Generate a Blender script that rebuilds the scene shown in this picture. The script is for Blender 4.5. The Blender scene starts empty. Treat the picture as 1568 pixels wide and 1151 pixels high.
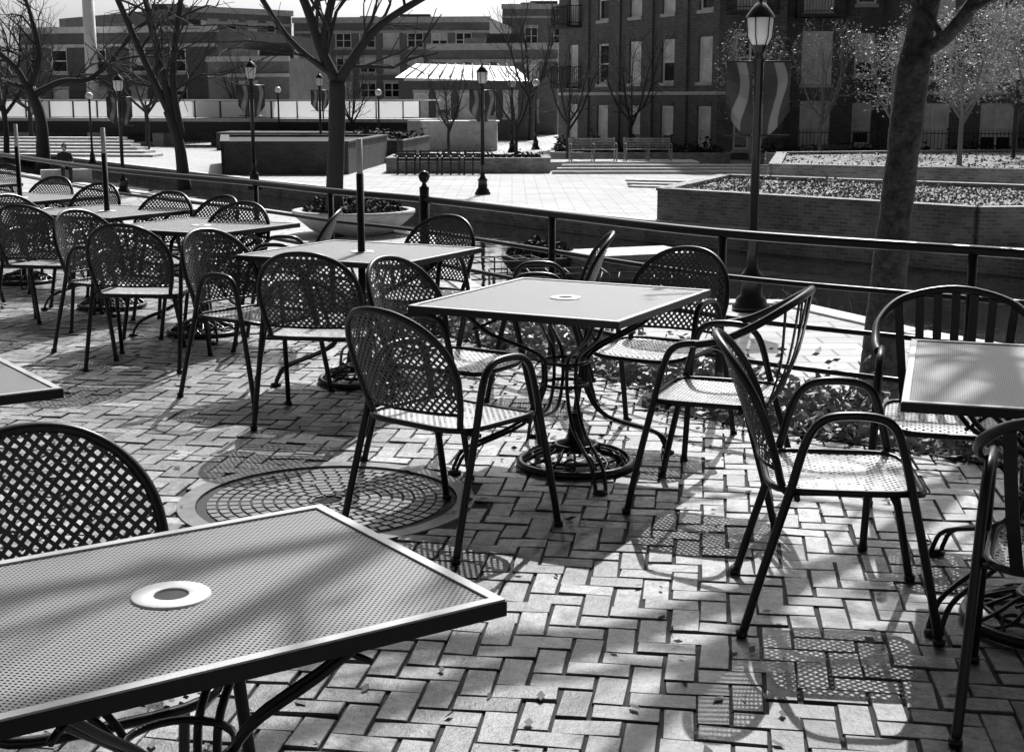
import bpy, math, random
import numpy as np
from mathutils import Vector, Matrix
scene=bpy.context.scene
R=random.Random(7)
# ------------------------------------------------------------------ node helpers
def newmat(name):
    m=bpy.data.materials.new(name); m.use_nodes=True
    nt=m.node_tree; b=nt.nodes['Principled BSDF']
    return m,nt,b
def N(nt,t,**k):
    n=nt.nodes.new(t)
    for a,v in k.items(): setattr(n,a,v)
    return n
def mth(nt,op,a,b=None,c=None):
    n=nt.nodes.new('ShaderNodeMath'); n.operation=op
    for i,x in enumerate((a,b,c)):
        if x is None: continue
        if isinstance(x,(int,float)): n.inputs[i].default_value=x
        else: nt.links.new(x,n.inputs[i])
    return n.outputs[0]
def ramp(nt,fac,stops):
    n=nt.nodes.new('ShaderNodeValToRGB'); e=n.color_ramp.elements
    while len(e)<len(stops): e.new(0.5)
    for i,(p,v) in enumerate(stops):
        e[i].position=p; e[i].color=(v,v,v,1)
    nt.links.new(fac,n.inputs[0]); return n.outputs[0]
def mat(name,v,rough=.6,nscale=None,namt=.25,bump=0,bscale=None,spec=.5,metal=0,coat=0):
    m,nt,b=newmat(name)
    b.inputs['Roughness'].default_value=rough
    b.inputs['Base Color'].default_value=(v,v,v,1)
    b.inputs['Specular IOR Level'].default_value=spec
    b.inputs['Metallic'].default_value=metal
    if nscale:
        tc=N(nt,'ShaderNodeTexCoord'); n=N(nt,'ShaderNodeTexNoise')
        n.inputs['Scale'].default_value=nscale; n.inputs['Detail'].default_value=2; n.inputs['Roughness'].default_value=.65
        nt.links.new(tc.outputs['Object'],n.inputs['Vector'])
        o=ramp(nt,n.outputs[0],[(.3,v*(1-namt)),(.7,min(1,v*(1+namt)))])
        nt.links.new(o,b.inputs['Base Color'])
        if bump:
            n2=N(nt,'ShaderNodeTexNoise'); n2.inputs['Scale'].default_value=bscale or nscale*3; n2.inputs['Detail'].default_value=2
            nt.links.new(tc.outputs['Object'],n2.inputs['Vector'])
            bp=N(nt,'ShaderNodeBump'); bp.inputs['Strength'].default_value=bump; bp.inputs['Distance'].default_value=.02
            nt.links.new(n2.outputs[0],bp.inputs['Height']); nt.links.new(bp.outputs[0],b.inputs['Normal'])
    return m
def perf(name,v,pitch,half,rot,rough=.4,round_=False,spec=.5):
    m,nt,b=newmat(name)
    b.inputs['Roughness'].default_value=rough; b.inputs['Specular IOR Level'].default_value=spec
    b.inputs['Base Color'].default_value=(v,v,v,1)
    uv=N(nt,'ShaderNodeUVMap')
    mp=N(nt,'ShaderNodeMapping'); mp.inputs['Rotation'].default_value=(0,0,rot); mp.inputs['Scale'].default_value=(1/pitch,1/pitch,1)
    nt.links.new(uv.outputs[0],mp.inputs[0])
    sx=N(nt,'ShaderNodeSeparateXYZ'); nt.links.new(mp.outputs[0],sx.inputs[0])
    ax=mth(nt,'ABSOLUTE',mth(nt,'SUBTRACT',mth(nt,'FRACT',sx.outputs[0]),.5))
    ay=mth(nt,'ABSOLUTE',mth(nt,'SUBTRACT',mth(nt,'FRACT',sx.outputs[1]),.5))
    d=mth(nt,'MAXIMUM',ax,ay)
    h=mth(nt,'LESS_THAN',d,half)
    tr=N(nt,'ShaderNodeBsdfTransparent'); mx=N(nt,'ShaderNodeMixShader')
    nt.links.new(h,mx.inputs[0]); nt.links.new(b.outputs[0],mx.inputs[1]); nt.links.new(tr.outputs[0],mx.inputs[2])
    nt.links.new(mx.outputs[0],nt.nodes['Material Output'].inputs[0])
    return m
def brickmat(name,c1,c2,mortar,bw=.22,bh=.075,ms=.012,rough=.85,coord='UV',nz=.35,bump=.4):
    m,nt,b=newmat(name); b.inputs['Roughness'].default_value=rough
    tc=N(nt,'ShaderNodeTexCoord'); br=N(nt,'ShaderNodeTexBrick')
    br.inputs['Scale'].default_value=1; br.inputs['Brick Width'].default_value=bw; br.inputs['Row Height'].default_value=bh
    br.inputs['Mortar Size'].default_value=ms; br.inputs['Mortar Smooth'].default_value=.2
    for k,v in (('Color1',c1),('Color2',c2),('Mortar',mortar)): br.inputs[k].default_value=(v,v,v,1)
    nt.links.new(tc.outputs[coord],br.inputs['Vector'])
    n=N(nt,'ShaderNodeTexNoise'); n.inputs['Scale'].default_value=.8; n.inputs['Detail'].default_value=3; n.inputs['Roughness'].default_value=.8
    nt.links.new(tc.outputs['Object'],n.inputs['Vector'])
    r=ramp(nt,n.outputs[0],[(.3,1-nz),(.7,1.0)])
    mx=N(nt,'ShaderNodeMixRGB'); mx.blend_type='MULTIPLY'; mx.inputs[0].default_value=1
    nt.links.new(br.outputs[0],mx.inputs[1]); nt.links.new(r,mx.inputs[2]); nt.links.new(mx.outputs[0],b.inputs['Base Color'])
    if bump:
        bp=N(nt,'ShaderNodeBump'); bp.inputs['Strength'].default_value=bump; bp.inputs['Distance'].default_value=.01; bp.invert=True
        nt.links.new(br.outputs['Fac'],bp.inputs['Height']); nt.links.new(bp.outputs[0],b.inputs['Normal'])
    return m
# ------------------------------------------------------------------ materials
M={}
M['paint']=mat('black_iron_paint',.009,.3,spec=.45)
M['rim']=mat('table_rim_highlight',.45,.4,spec=.6)  # highlight put into the colour: pale strip on top of the dark rim
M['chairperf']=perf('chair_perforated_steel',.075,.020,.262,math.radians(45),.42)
M['seatperf']=perf('seat_perforated_steel_sheen',.40,.020,.25,math.radians(45),.42)  # same paint as the chair; backlit sheen put into a paler base colour
M['tableperf']=perf('table_mesh_steel',.24,.0092,.25,math.radians(45),.6,spec=.35)
M['tableperf2']=perf('table_mesh_hole_shade',.03,.0092,.25,math.radians(45),.6,spec=.2)  # near-black copy of the mesh; shade inside the holes put into its colour
M['cap']=mat('umbrella_hole_ring',.62,.5)
M['dark']=mat('dark_void',.01,.8)
M['concrete']=mat('concrete',.5,.8,3,.2,.2)
M['white']=mat('white_painted',.8,.6,2,.08)
M['lanternglass']=mat('lantern_glass',.85,.25)
M['bark']=mat('bark',.038,.9,14,.7,1.0,30)
M['barkdark']=mat('bark_far',.035,.9)
M['leaf']=mat('groundcover_leaf',.26,.45,6,.55)
M['midleaf']=mat('low_plant_leaf',.12,.6,3,.5)
M['shrub']=mat('shrub_leaf',.04,.7,3,.5,spec=.2)
M['blossom']=mat('pale_blossom',.42,.6)
M['litter']=mat('fallen_leaf',.12,.8)
M['soil']=mat('soil',.03,.95)
M['grass']=mat('winter_grass',.20,.9,4,.5)
M['bwall']=brickmat('creek_brick',.42,.22,.45,nz=.55)
M['dwall']=brickmat('dark_brick_wall',.09,.05,.12,nz=.4)
M['bldg']=brickmat('dark_building_brick',.14,.06,.21,nz=.3)
M['bldg2']=brickmat('far_building_brick',.13,.08,.16,bump=0)
M['bldg3']=brickmat('mid_building_brick',.22,.16,.24,bump=0)
M['stone']=mat('stone_trim',.5,.8,3,.15)
M['blind']=mat('window_blind',.7,.7,1.2,.25)
m,nt,b=newmat('window_glass'); b.inputs['Base Color'].default_value=(.02,.02,.02,1); b.inputs['Roughness'].default_value=.05; M['glass']=m
M['slate']=mat('roof_dark',.04,.8)
M['tile']=mat('roof_light_metal',.6,.4)
M['promenade']=brickmat('promenade_pavers',.54,.44,.26,.8,.4,.02,coord='Object',nz=.25,bump=0)
M['cloth']=mat('dark_cloth',.03,.9)
M['skin']=mat('skin',.3,.6)
m,nt,b=newmat('frosted_panel'); b.inputs['Base Color'].default_value=(.8,.8,.8,1); b.inputs['Roughness'].default_value=.5
t=N(nt,'ShaderNodeBsdfTranslucent'); t.inputs[0].default_value=(.8,.8,.8,1); mx=N(nt,'ShaderNodeMixShader'); mx.inputs[0].default_value=.6
nt.links.new(b.outputs[0],mx.inputs[1]); nt.links.new(t.outputs[0],mx.inputs[2]); nt.links.new(mx.outputs[0],nt.nodes['Material Output'].inputs[0]); M['panel']=m
m,nt,b=newmat('banner_fabric'); b.inputs['Roughness'].default_value=.8
uv=N(nt,'ShaderNodeUVMap'); s=N(nt,'ShaderNodeSeparateXYZ'); nt.links.new(uv.outputs[0],s.inputs[0])
w=mth(nt,'MULTIPLY',mth(nt,'SINE',mth(nt,'MULTIPLY',s.outputs[1],5.0)),.15)
d=mth(nt,'ABSOLUTE',mth(nt,'SUBTRACT',mth(nt,'SUBTRACT',s.outputs[0],.55),w))
nt.links.new(ramp(nt,d,[(.17,.15),(.19,.03)]),b.inputs['Base Color'])
t=N(nt,'ShaderNodeBsdfTranslucent'); nt.links.new(ramp(nt,d,[(.17,.13),(.19,.03)]),t.inputs[0]); mx=N(nt,'ShaderNodeMixShader'); mx.inputs[0].default_value=.2
nt.links.new(b.outputs[0],mx.inputs[1]); nt.links.new(t.outputs[0],mx.inputs[2]); nt.links.new(mx.outputs[0],nt.nodes['Material Output'].inputs[0])
M['banner']=m
m,nt,b=newmat('creek_water'); b.inputs['Base Color'].default_value=(.008,.008,.008,1); b.inputs['Roughness'].default_value=.04; b.inputs['IOR'].default_value=1.33
tc=N(nt,'ShaderNodeTexCoord'); n=N(nt,'ShaderNodeTexNoise'); n.inputs['Scale'].default_value=1.6; n.inputs['Detail'].default_value=2
nt.links.new(tc.outputs['Object'],n.inputs['Vector']); bp=N(nt,'ShaderNodeBump'); bp.inputs['Strength'].default_value=.12; bp.inputs['Distance'].default_value=.06
nt.links.new(n.outputs[0],bp.inputs['Height']); nt.links.new(bp.outputs[0],b.inputs['Normal']); M['water']=m
m,nt,b=newmat('patio_brick'); b.inputs['Specular IOR Level'].default_value=.6
at=N(nt,'ShaderNodeAttribute'); at.attribute_name='tone'
tc=N(nt,'ShaderNodeTexCoord')
n=N(nt,'ShaderNodeTexNoise'); n.inputs['Scale'].default_value=18; n.inputs['Detail'].default_value=4; n.inputs['Roughness'].default_value=.85
nt.links.new(tc.outputs['Object'],n.inputs['Vector'])
n3=N(nt,'ShaderNodeTexNoise'); n3.inputs['Scale'].default_value=2.2; n3.inputs['Detail'].default_value=4; n3.inputs['Roughness'].default_value=.7
nt.links.new(tc.outputs['Object'],n3.inputs['Vector'])
a=mth(nt,'MULTIPLY',at.outputs['Fac'],ramp(nt,n.outputs[0],[(.36,.45),(.5,1.0),(.66,1.5)]))
a=mth(nt,'MULTIPLY',a,ramp(nt,n3.outputs[0],[(.36,.5),(.5,1.0),(.7,1.2)]))
nt.links.new(a,b.inputs['Base Color']); b.inputs['Roughness'].default_value=.55
bp=N(nt,'ShaderNodeBump'); bp.inputs['Strength'].default_value=.7; bp.inputs['Distance'].default_value=.008
nt.links.new(n.outputs[0],bp.inputs['Height']); nt.links.new(bp.outputs[0],b.inputs['Normal'])
M['patio']=m
M['mortar']=mat('sand_joint',.03,.95)
# ------------------------------------------------------------------ mesh builder
class MB:
    def __init__(s): s.v=[]; s.f=[]; s.mi=[]; s.uv=[]; s.mats=[]; s.sm=[]
    def m(s,k):
        mm=M[k]
        if mm not in s.mats: s.mats.append(mm)
        return s.mats.index(mm)
    def face(s,pts,k,uvs=None,smooth=False):
        b=len(s.v); s.v+= [tuple(p) for p in pts]
        s.f.append(tuple(range(b,b+len(pts)))); s.mi.append(s.m(k)); s.sm.append(smooth)
        s.uv.append(uvs or [(p[0],p[1]) for p in pts])
    def tube(s,pts,r,k,n=8,closed=False,cap=True):
        pts=[Vector(p) for p in pts]; L=len(pts); mi=s.m(k)
        rr=r if isinstance(r,(list,tuple)) else [r]*L
        b=len(s.v); T=[]
        for i in range(L):
            if closed: t=pts[(i+1)%L]-pts[i-1]
            else: t=pts[min(i+1,L-1)]-pts[max(i-1,0)]
            if t.length<1e-9: t=Vector((0,0,1))
            T.append(t.normalized())
        u=T[0].orthogonal().normalized()
        for i in range(L):
            u=(u-T[i]*u.dot(T[i]))
            if u.length<1e-6: u=T[i].orthogonal()
            u.normalize(); w=T[i].cross(u)
            for j in range(n):
                a=2*math.pi*j/n
                s.v.append(tuple(pts[i]+(u*math.cos(a)+w*math.sin(a))*rr[i]))
        for i in range(L if closed else L-1):
            i2=(i+1)%L
            for j in range(n):
                j2=(j+1)%n
                s.f.append((b+i*n+j,b+i*n+j2,b+i2*n+j2,b+i2*n+j)); s.mi.append(mi); s.sm.append(True); s.uv.append([(0,0)]*4)
        if cap and not closed:
            s.f.append(tuple(b+j for j in range(n))[::-1]); s.mi.append(mi); s.sm.append(False); s.uv.append([(0,0)]*n)
            s.f.append(tuple(b+(L-1)*n+j for j in range(n))); s.mi.append(mi); s.sm.append(False); s.uv.append([(0,0)]*n)
    def rev(s,prof,c,k,n=20,smooth=True):
        b=len(s.v); mi=s.m(k)
        for (r,z) in prof:
            for j in range(n):
                a=2*math.pi*j/n; s.v.append((c[0]+r*math.cos(a),c[1]+r*math.sin(a),c[2]+z))
        for i in range(len(prof)-1):
            for j in range(n):
                j2=(j+1)%n
                s.f.append((b+i*n+j,b+i*n+j2,b+(i+1)*n+j2,b+(i+1)*n+j)); s.mi.append(mi); s.sm.append(smooth); s.uv.append([(0,0)]*4)
    def obox(s,p0,d,a0,a1,d0,d1,z0,z1,k):
        n=(d[1],-d[0])
        def P(a,o,z): return (p0[0]+d[0]*a+n[0]*o,p0[1]+d[1]*a+n[1]*o,z)
        c=[P(a0,d0,z0),P(a1,d0,z0),P(a1,d1,z0),P(a0,d1,z0),P(a0,d0,z1),P(a1,d0,z1),P(a1,d1,z1),P(a0,d1,z1)]
        O=abs(d1-d0)
        s.face([c[3],c[2],c[6],c[7]],k,[(a0,z0),(a1,z0),(a1,z1),(a0,z1)])
        s.face([c[1],c[0],c[4],c[5]],k,[(a1,z0),(a0,z0),(a0,z1),(a1,z1)])
        s.face([c[2],c[1],c[5],c[6]],k,[(0,z0),(O,z0),(O,z1),(0,z1)])
        s.face([c[0],c[3],c[7],c[4]],k,[(0,z0),(O,z0),(O,z1),(0,z1)])
        s.face([c[4],c[5],c[6],c[7]][::-1],k,[(a0,0),(a1,0),(a1,O),(a0,O)])
        s.face([c[0],c[1],c[2],c[3]],k,[(a0,0),(a1,0),(a1,O),(a0,O)])
    def box(s,c,sz,k,rz=0):
        d=(math.cos(rz),math.sin(rz))
        s.obox((c[0],c[1]),d,-sz[0]/2,sz[0]/2,-sz[1]/2,sz[1]/2,c[2]-sz[2]/2,c[2]+sz[2]/2,k)
    def mesh(s,name):
        me=bpy.data.meshes.new(name); me.from_pydata(s.v,[],s.f)
        for mm in s.mats: me.materials.append(mm)
        me.polygons.foreach_set('material_index',s.mi)
        me.polygons.foreach_set('use_smooth',s.sm)
        ul=me.uv_layers.new(name='UVMap')
        flat=[c for u in s.uv for p in u for c in p]
        ul.data.foreach_set('uv',flat); me.update(); return me
    def obj(s,name,parent=None,me=None):
        o=bpy.data.objects.new(name,me or s.mesh(name)); scene.collection.objects.link(o)
        if parent: o.parent=parent
        return o
def empty(name,loc=(0,0,0),rz=0,sc=1):
    e=bpy.data.objects.new(name,None); e.location=loc; e.rotation_euler=(0,0,rz); e.scale=(sc,sc,sc) if not isinstance(sc,tuple) else sc
    e.empty_display_size=.2; scene.collection.objects.link(e); return e
def child(name,me,par):
    o=bpy.data.objects.new(name,me); scene.collection.objects.link(o); o.parent=par; return o
def cr(P,k=6,closed=False):
    P=[Vector(p) for p in P]; out=[]; n=len(P)
    rng=range(n if closed else n-1)
    for i in rng:
        if closed: a,b,c,d=P[i-1],P[i],P[(i+1)%n],P[(i+2)%n]
        else: a=P[max(i-1,0)];b=P[i];c=P[i+1];d=P[min(i+2,n-1)]
        for j in range(k):
            t=j/k
            out.append(.5*((2*b)+(c-a)*t+(2*a-5*b+4*c-d)*t*t+(3*b-a-3*c+d)*t**3))
    if not closed: out.append(P[-1])
    return out
# ------------------------------------------------------------------ chairs
def side_frame(mb,sy):
    pts=[(-.30,.285*sy,0),(-.245,.278*sy,.2),(-.175,.27*sy,.44),(-.135,.265*sy,.59),(-.10,.262*sy,.65),(-.045,.26*sy,.675),(.06,.26*sy,.675),(.115,.262*sy,.65),(.145,.265*sy,.585),(.19,.27*sy,.40),(.235,.278*sy,.2),(.275,.285*sy,0)]
    mb.tube(cr(pts,4),.0135,'paint',8)
    for x in (-.30,.275): mb.rev([(.0,0),(.018,0),(.018,.02),(.0,.02)],(x,.285*sy,0),'paint',8)
def seat_mesh():
    mb=MB(); n=14
    def S(u,v):
        x=u; y=v
        r=max(abs(u),abs(v)); 
        if r>0:
            p=5.0; k=r/((abs(u)**p+abs(v)**p)**(1/p)); x*=k; y*=k
        z=.445-.012*(1-(x*x+y*y)*.6)-(.02*max(0,(x-.7)/.3)**2)
        return (x*.23,y*.245,z)
    g=[[S(-1+2*i/n,-1+2*j/n) for j in range(n+1)] for i in range(n+1)]
    for i in range(n):
        for j in range(n):
            q=[g[i][j],g[i+1][j],g[i+1][j+1],g[i][j+1]]
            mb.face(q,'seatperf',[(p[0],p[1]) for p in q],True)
    return mb.mesh('seat')
def seat_rim(mb):
    pts=[]
    for i in range(48):
        a=2*math.pi*i/48; u=math.cos(a); v=math.sin(a); p=5; k=1/((abs(u)**p+abs(v)**p)**(1/p))
        x=u*k; y=v*k
        pts.append((x*.232,y*.247,.443-(.02*max(0,(x-.7)/.3)**2)))
    mb.tube(pts,.0115,'paint',6,closed=True)
def bx(y,z): return -.235-.16*(z-.44)/.43+1.0*y*y
def back_out():
    pts=[(.215,.45),(.232,.52),(.246,.60)]
    for i in range(13):
        a=math.pi*i/12; pts.append((.25*math.copysign(abs(math.cos(a))**.9,math.cos(a)),.645+.225*math.sin(a)**.95 if 0<i<12 else .645))
    pts+=[(-.246,.60),(-.232,.52),(-.215,.45)]
    return pts
def hw(z):
    if z<.645: return .218+.032*(z-.45)/.195
    t=min(1,(z-.645)/.225); return .25*math.sqrt(max(0,1-t*t))
def back_mesh():
    mb=MB(); nz=18; ny=12
    zs=[.50+.369*math.sin(math.pi/2*i/nz) for i in range(nz+1)]
    g=[[(bx(hw(z)*(-1+2*j/ny),z),hw(z)*(-1+2*j/ny),z) for j in range(ny+1)] for z in zs]
    for i in range(nz):
        for j in range(ny):
            q=[g[i][j],g[i][j+1],g[i+1][j+1],g[i+1][j]]
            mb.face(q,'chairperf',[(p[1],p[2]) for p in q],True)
    return mb.mesh('backrest')
def frame_mesh():
    mb=MB()
    for sy in (1,-1): side_frame(mb,sy)
    seat_rim(mb)
    o=[(bx(y,z),y,z) for y,z in back_out()]
    o=[(-.17,.235,.43)]+o+[(-.17,-.235,.43)]
    mb.tube(cr(o,3),.0125,'paint',8)
    mb.tube([(bx(.222*t,.5),.222*t,.5) for t in [-1,-.6,-.2,.2,.6,1]],.007,'paint',6)
    for x in (-.15,.13): mb.tube([(x,-.268,.425),(x,.268,.425)],.009,'paint',6)
    return mb.mesh('frame')
def slat_frame_mesh():
    mb=MB()
    for sy in (1,-1): side_frame(mb,sy)
    seat_rim(mb)
    top=[(.02,-.27,.675),(-.08,-.285,.70),(-.20,-.275,.76),(-.31,-.19,.83),(-.36,0,.865),(-.31,.19,.83),(-.20,.275,.76),(-.08,.285,.70),(.02,.27,.675)]
    P=cr(top,6)
    mb.tube(P,.015,'paint',8)
    for i in range(7):
        y=-.18+.06*i
        q=min(P,key=lambda p:abs(p.y-y*1.15)+(0 if p.x<-.15 else 9))
        b0=Vector((-.235,y*.95,.44)); mid=(b0+q)/2+Vector((-.015,0,-.03))
        pp=cr([b0,mid,q],4)
        for a,b in zip(pp[:-1],pp[1:]):
            w=.016; t=.006
            A=[(a.x,a.y-w,a.z),(a.x,a.y+w,a.z),(a.x-t,a.y+w,a.z),(a.x-t,a.y-w,a.z)]
            B=[(b.x,b.y-w,b.z),(b.x,b.y+w,b.z),(b.x-t,b.y+w,b.z),(b.x-t,b.y-w,b.z)]
            for q4 in range(4): mb.face([A[q4],A[(q4+1)%4],B[(q4+1)%4],B[q4]],'paint')
    for x in (-.15,.13): mb.tube([(x,-.268,.425),(x,.268,.425)],.009,'paint',6)
    return mb.mesh('slat_frame')
SEAT,BACK,FRAME,SLAT=seat_mesh(),back_mesh(),frame_mesh(),slat_frame_mesh()
def chair(x,y,a,slat=False):
    e=empty('patio_armchair' if not slat else 'slat_back_armchair',(x,y,0),math.radians(a))
    if slat: child('frame_and_slats',SLAT,e); child('seat',SEAT,e)
    else: child('frame',FRAME,e); child('seat',SEAT,e); child('backrest',BACK,e)
for c in [(-.22,5.05,50),(1.02,4.22,-7),(.66,6.42,239),(.15,7.55,178),(-.25,6.12,-33),(-.93,6.9,82),(-1.38,7.47,-36),
          (-2.2,8.4,84),(-2.5,8.85,-33),(-3.25,9.85,80),(-3.45,10.3,-33),(-1.98,9.4,250),(-2.35,10.1,232),(-2.75,10.5,250),
          (-3.6,11.6,250),(-4.3,12.6,250),(-.58,8.3,240),(-1.5,9.05,182),(-.87,2.66,-60),(-4.4,10.9,60),(-4.9,11.6,-30),(-5.2,13.2,80),(-6.3,13.3,30),(-5.6,15.0,250),(-5.9,12.3,10)]:
    chair(*c)
for c in [(.8,5.42,160),(1.6,4.98,254),(1.48,3.42,68)]: chair(*c,slat=True)
# ------------------------------------------------------------------ tables
def table(cx,cy,lx,ly,a,pole=False,base=True,bo=(0,0)):
    e=empty('cafe_table',(cx,cy,0),math.radians(a))
    mb=MB(); z=.735
    x,y=lx/2-.015,ly/2-.015
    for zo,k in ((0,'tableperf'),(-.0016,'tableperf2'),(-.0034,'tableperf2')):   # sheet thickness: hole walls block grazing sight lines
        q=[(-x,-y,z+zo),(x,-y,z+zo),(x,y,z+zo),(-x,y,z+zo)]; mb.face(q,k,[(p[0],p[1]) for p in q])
    mb.obj('mesh_top',e)
    mb=MB(); X,Y=lx/2,ly/2; w=.022
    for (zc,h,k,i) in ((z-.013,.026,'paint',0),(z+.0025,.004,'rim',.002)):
        X2,Y2=X-i,Y-i; w2=w-i
        mb.box((0,-Y2+w2/2,zc),(2*X2,w2,h),k); mb.box((0,Y2-w2/2,zc),(2*X2,w2,h),k)
        mb.box((-X2+w2/2,0,zc),(w2,2*Y2-2*w2,h),k); mb.box((X2-w2/2,0,zc),(w2,2*Y2-2*w2,h),k)
    for k in (-.33,.33): mb.box((k*lx,0,z-.018),(.03,ly-2*w-.002,.02),'paint')
    ro=mb.obj('rim',e)
    mb=MB()
    mb.rev([(.030,-.004),(.030,.002),(.032,.0035),(.066,.0035),(.068,.002),(.069,-.003)],(0,0,z+.001),'cap',32)
    mb.rev([(.0,.0008),(.030,.0008)],(0,0,z),'dark',24)
    mb.obj('umbrella_hole_ring',e)
    mb=MB()
    for sx in (-1,1):
        for sy in (-1,1):
            dx,dy=sx*lx,sy*ly; L=math.hypot(dx,dy); dx/=L; dy/=L; nx,ny=-dy,dx
            R0=L*.36; RF=L*.36
            for o in (-.022,.022):
                prof=[(R0,.715),(R0-.05,.69),(R0-.16,.60),(.13,.50),(.095,.42),(.11,.32),(.20,.20),(RF-.07,.11),(RF-.01,.04),(RF,0)]
                pts=[(r*dx+nx*o*(1 if r>.15 else .9),r*dy+ny*o,zz) for r,zz in prof]
                mb.tube(cr(pts,4),.0085,'paint',6)
            mb.rev([(.0,0),(.03,0),(.03,.012),(.0,.02)],(RF*dx,RF*dy,0),'paint',10)
            mb.tube(cr([(.30*L*dx,.30*L*dy,.62),(.22*L*dx,.22*L*dy,.66),(.15*L*dx,.15*L*dy,.71)],4),.007,'paint',6)
    for zz,rr in ((.46,.10),(.36,.10)):
        mb.tube([(rr*math.cos(t*.2618),rr*math.sin(t*.2618),zz) for t in range(24)],.008,'paint',6,closed=True)
    mb.obj('legs',e)
    if base:
        bxx,byy=bo; b=empty('umbrella_base',(cx+bxx,cy+byy,0),R.random()*3)
        mb=MB()
        def ring(r,z,th): mb.tube([(r*math.cos(t*.1745),r*math.sin(t*.1745),z) for t in range(36)],th,'paint',6,closed=True)
        ring(.245,.018,.018); ring(.19,.05,.008); ring(.09,.095,.01)
        for i in range(8):
            a0=i*math.pi/4
            def pol(r,a,zz): return (r*math.cos(a0+a),r*math.sin(a0+a),zz)
            mb.tube(cr([pol(.245,0,.02),pol(.22,.12,.045),pol(.17,.16,.07),pol(.12,.05,.085),pol(.07,0,.10)],4),.007,'paint',5)
            mb.tube(cr([pol(.235,.5,.025),pol(.19,.3,.055),pol(.16,.42,.065),pol(.175,.55,.06),pol(.205,.5,.045)],4),.006,'paint',5)
            mb.tube(cr([pol(.235,.28,.025),pol(.2,.5,.05),pol(.13,.5,.08),pol(.11,.35,.085),pol(.14,.3,.078)],4),.006,'paint',5)
        mb.rev([(.10,.075),(.085,.105),(.04,.12),(.03,.2),(.03,.24),(.022,.24),(.022,.1)],(0,0,0),'paint',16)
        mb.obj('scrollwork',b)
        if pole:
            mb=MB(); mb.rev([(.021,.2),(.021,1.17),(0,1.17)],(0,0,0),'paint',12); mb.rev([(.017,1.17),(.017,1.36),(0,1.36)],(0,0,0),'stone',12); mb.obj('pole',b)
table(-.40-.19,2.31,.93,.70,math.degrees(math.atan2(.52,.76)),base=False)
table(.23,6.0,.95,1.04,-27.5,bo=(.05,-.03))
table(-.84,7.85,1.02,.95,-27,pole=True,bo=(0,-.03))
table(-2.1,9.5,.98,.9,-29)
table(-3.08,10.72,1.0,.95,-29,pole=True)
table(-4.25,12.2,1.0,.95,-29,pole=True)
table(-5.6,14.1,1.0,.95,-29,pole=True)
table(-1.97,4.17,.92,.92,-54,base=False)
table(1.70,4.27,.92,1.1,-17,bo=(-.06,-.2))
# ------------------------------------------------------------------ patio
RAIL=[(6.5,4.2),(4.4,5.0),(3.2,5.65),(2.14,6.43),(1.12,7.25),(.28,8.45),(-.56,9.71),(-1.31,10.56),(-2.05,11.58),(-3.95,13.93),(-6.36,17.66),(-9.3,21.8),(-14,28.2),(-22,39)]
poly=RAIL+[(-60,60),(-60,-8),(14,-8),(14,3)]
def inpoly(x,y,P):
    c=False; j=len(P)-1
    for i in range(len(P)):
        xi,yi=P[i]; xj,yj=P[j]
        if (yi>y)!=(yj>y) and x<(xj-xi)*(y-yi)/(yj-yi)+xi: c=not c
        j=i
    return c
mb=MB()
zt=-.009
mb.face([(x,y,zt) for x,y in poly][::-1],'mortar')
for i in range(len(RAIL)-1):
    a,b=RAIL[i],RAIL[i+1]; L=math.hypot(a[0]-b[0],a[1]-b[1])
    mb.face([(a[0],a[1],-1.3),(a[0],a[1],zt),(b[0],b[1],zt),(b[0],b[1],-1.3)],'bwall',[(0,-1.3),(0,0),(L,0),(L,-1.3)])
mb.obj('patio_slab')
DR=(-.74,5.43); DRr=.56
U=.092; th=math.radians(-8); ct,st=math.cos(th),math.sin(th)
V=[];F=[];tone=[]
rg=np.random.RandomState(3)
def addbrick(i,j,w,h):
    cx=(i+w/2)*U; cy=(j+h/2)*U
    X=cx*ct-cy*st; Y=cx*st+cy*ct
    if Y<.8 or Y>24 or X<-.42*Y-1.2 or X>.42*Y+1.0: return
    if not inpoly(X,Y,poly): return
    if math.hypot(X-DR[0],Y-DR[1])<DRr+.02: return
    g=.0020+abs(rg.normal(0,.0011)); bv=.0025; z=rg.normal(0,.0018)+.004*math.sin(X*1.3)*math.sin(Y*1.1); b=len(V)
    tx,ty=rg.normal(0,.016),rg.normal(0,.016); rot=rg.normal(0,.018); jx,jy=rg.normal(0,.0018,2)
    cj=np.abs(rg.normal(0,.0015,8))
    for (ins,zz) in ((g,-.02),(g,-.003),(g+bv,0)):
        q=0
        for sx,sy in ((-1,-1),(1,-1),(1,1),(-1,1)):
            lx=sx*(w*U/2-ins-cj[q]); ly=sy*(h*U/2-ins-cj[q+1]); q+=2
            lz=zz+z+(lx*tx+ly*ty if zz>-.01 else 0)
            lx,ly=lx-ly*rot+jx,ly+lx*rot+jy
            px=cx+lx; py=cy+ly
            V.append((px*ct-py*st,px*st+py*ct,lz))
    t=float(np.clip(rg.normal(.165,.048),.05,.32))*(1+.25*math.sin(X*1.7+1)*math.sin(Y*1.3+X))
    F.append((b+8,b+9,b+10,b+11)); 
    for l in (0,4):
        for k in range(4): F.append((b+l+k,b+l+(k+1)%4,b+l+4+(k+1)%4,b+l+4+k))
    tone.extend([.04*t/.2]*4+[t*.5]*4+[t]*4)
for j in range(-30,310):
    for i in range(-185,105):
        c=(i-j)%4
        if c==0: addbrick(i,j,2,1)
        elif c==3: addbrick(i,j,1,2)
me=bpy.data.meshes.new('brick_paving'); me.from_pydata(V,[],F); me.materials.append(M['patio'])
at=me.attributes.new('tone','FLOAT','POINT'); at.data.foreach_set('value',tone)
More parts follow.
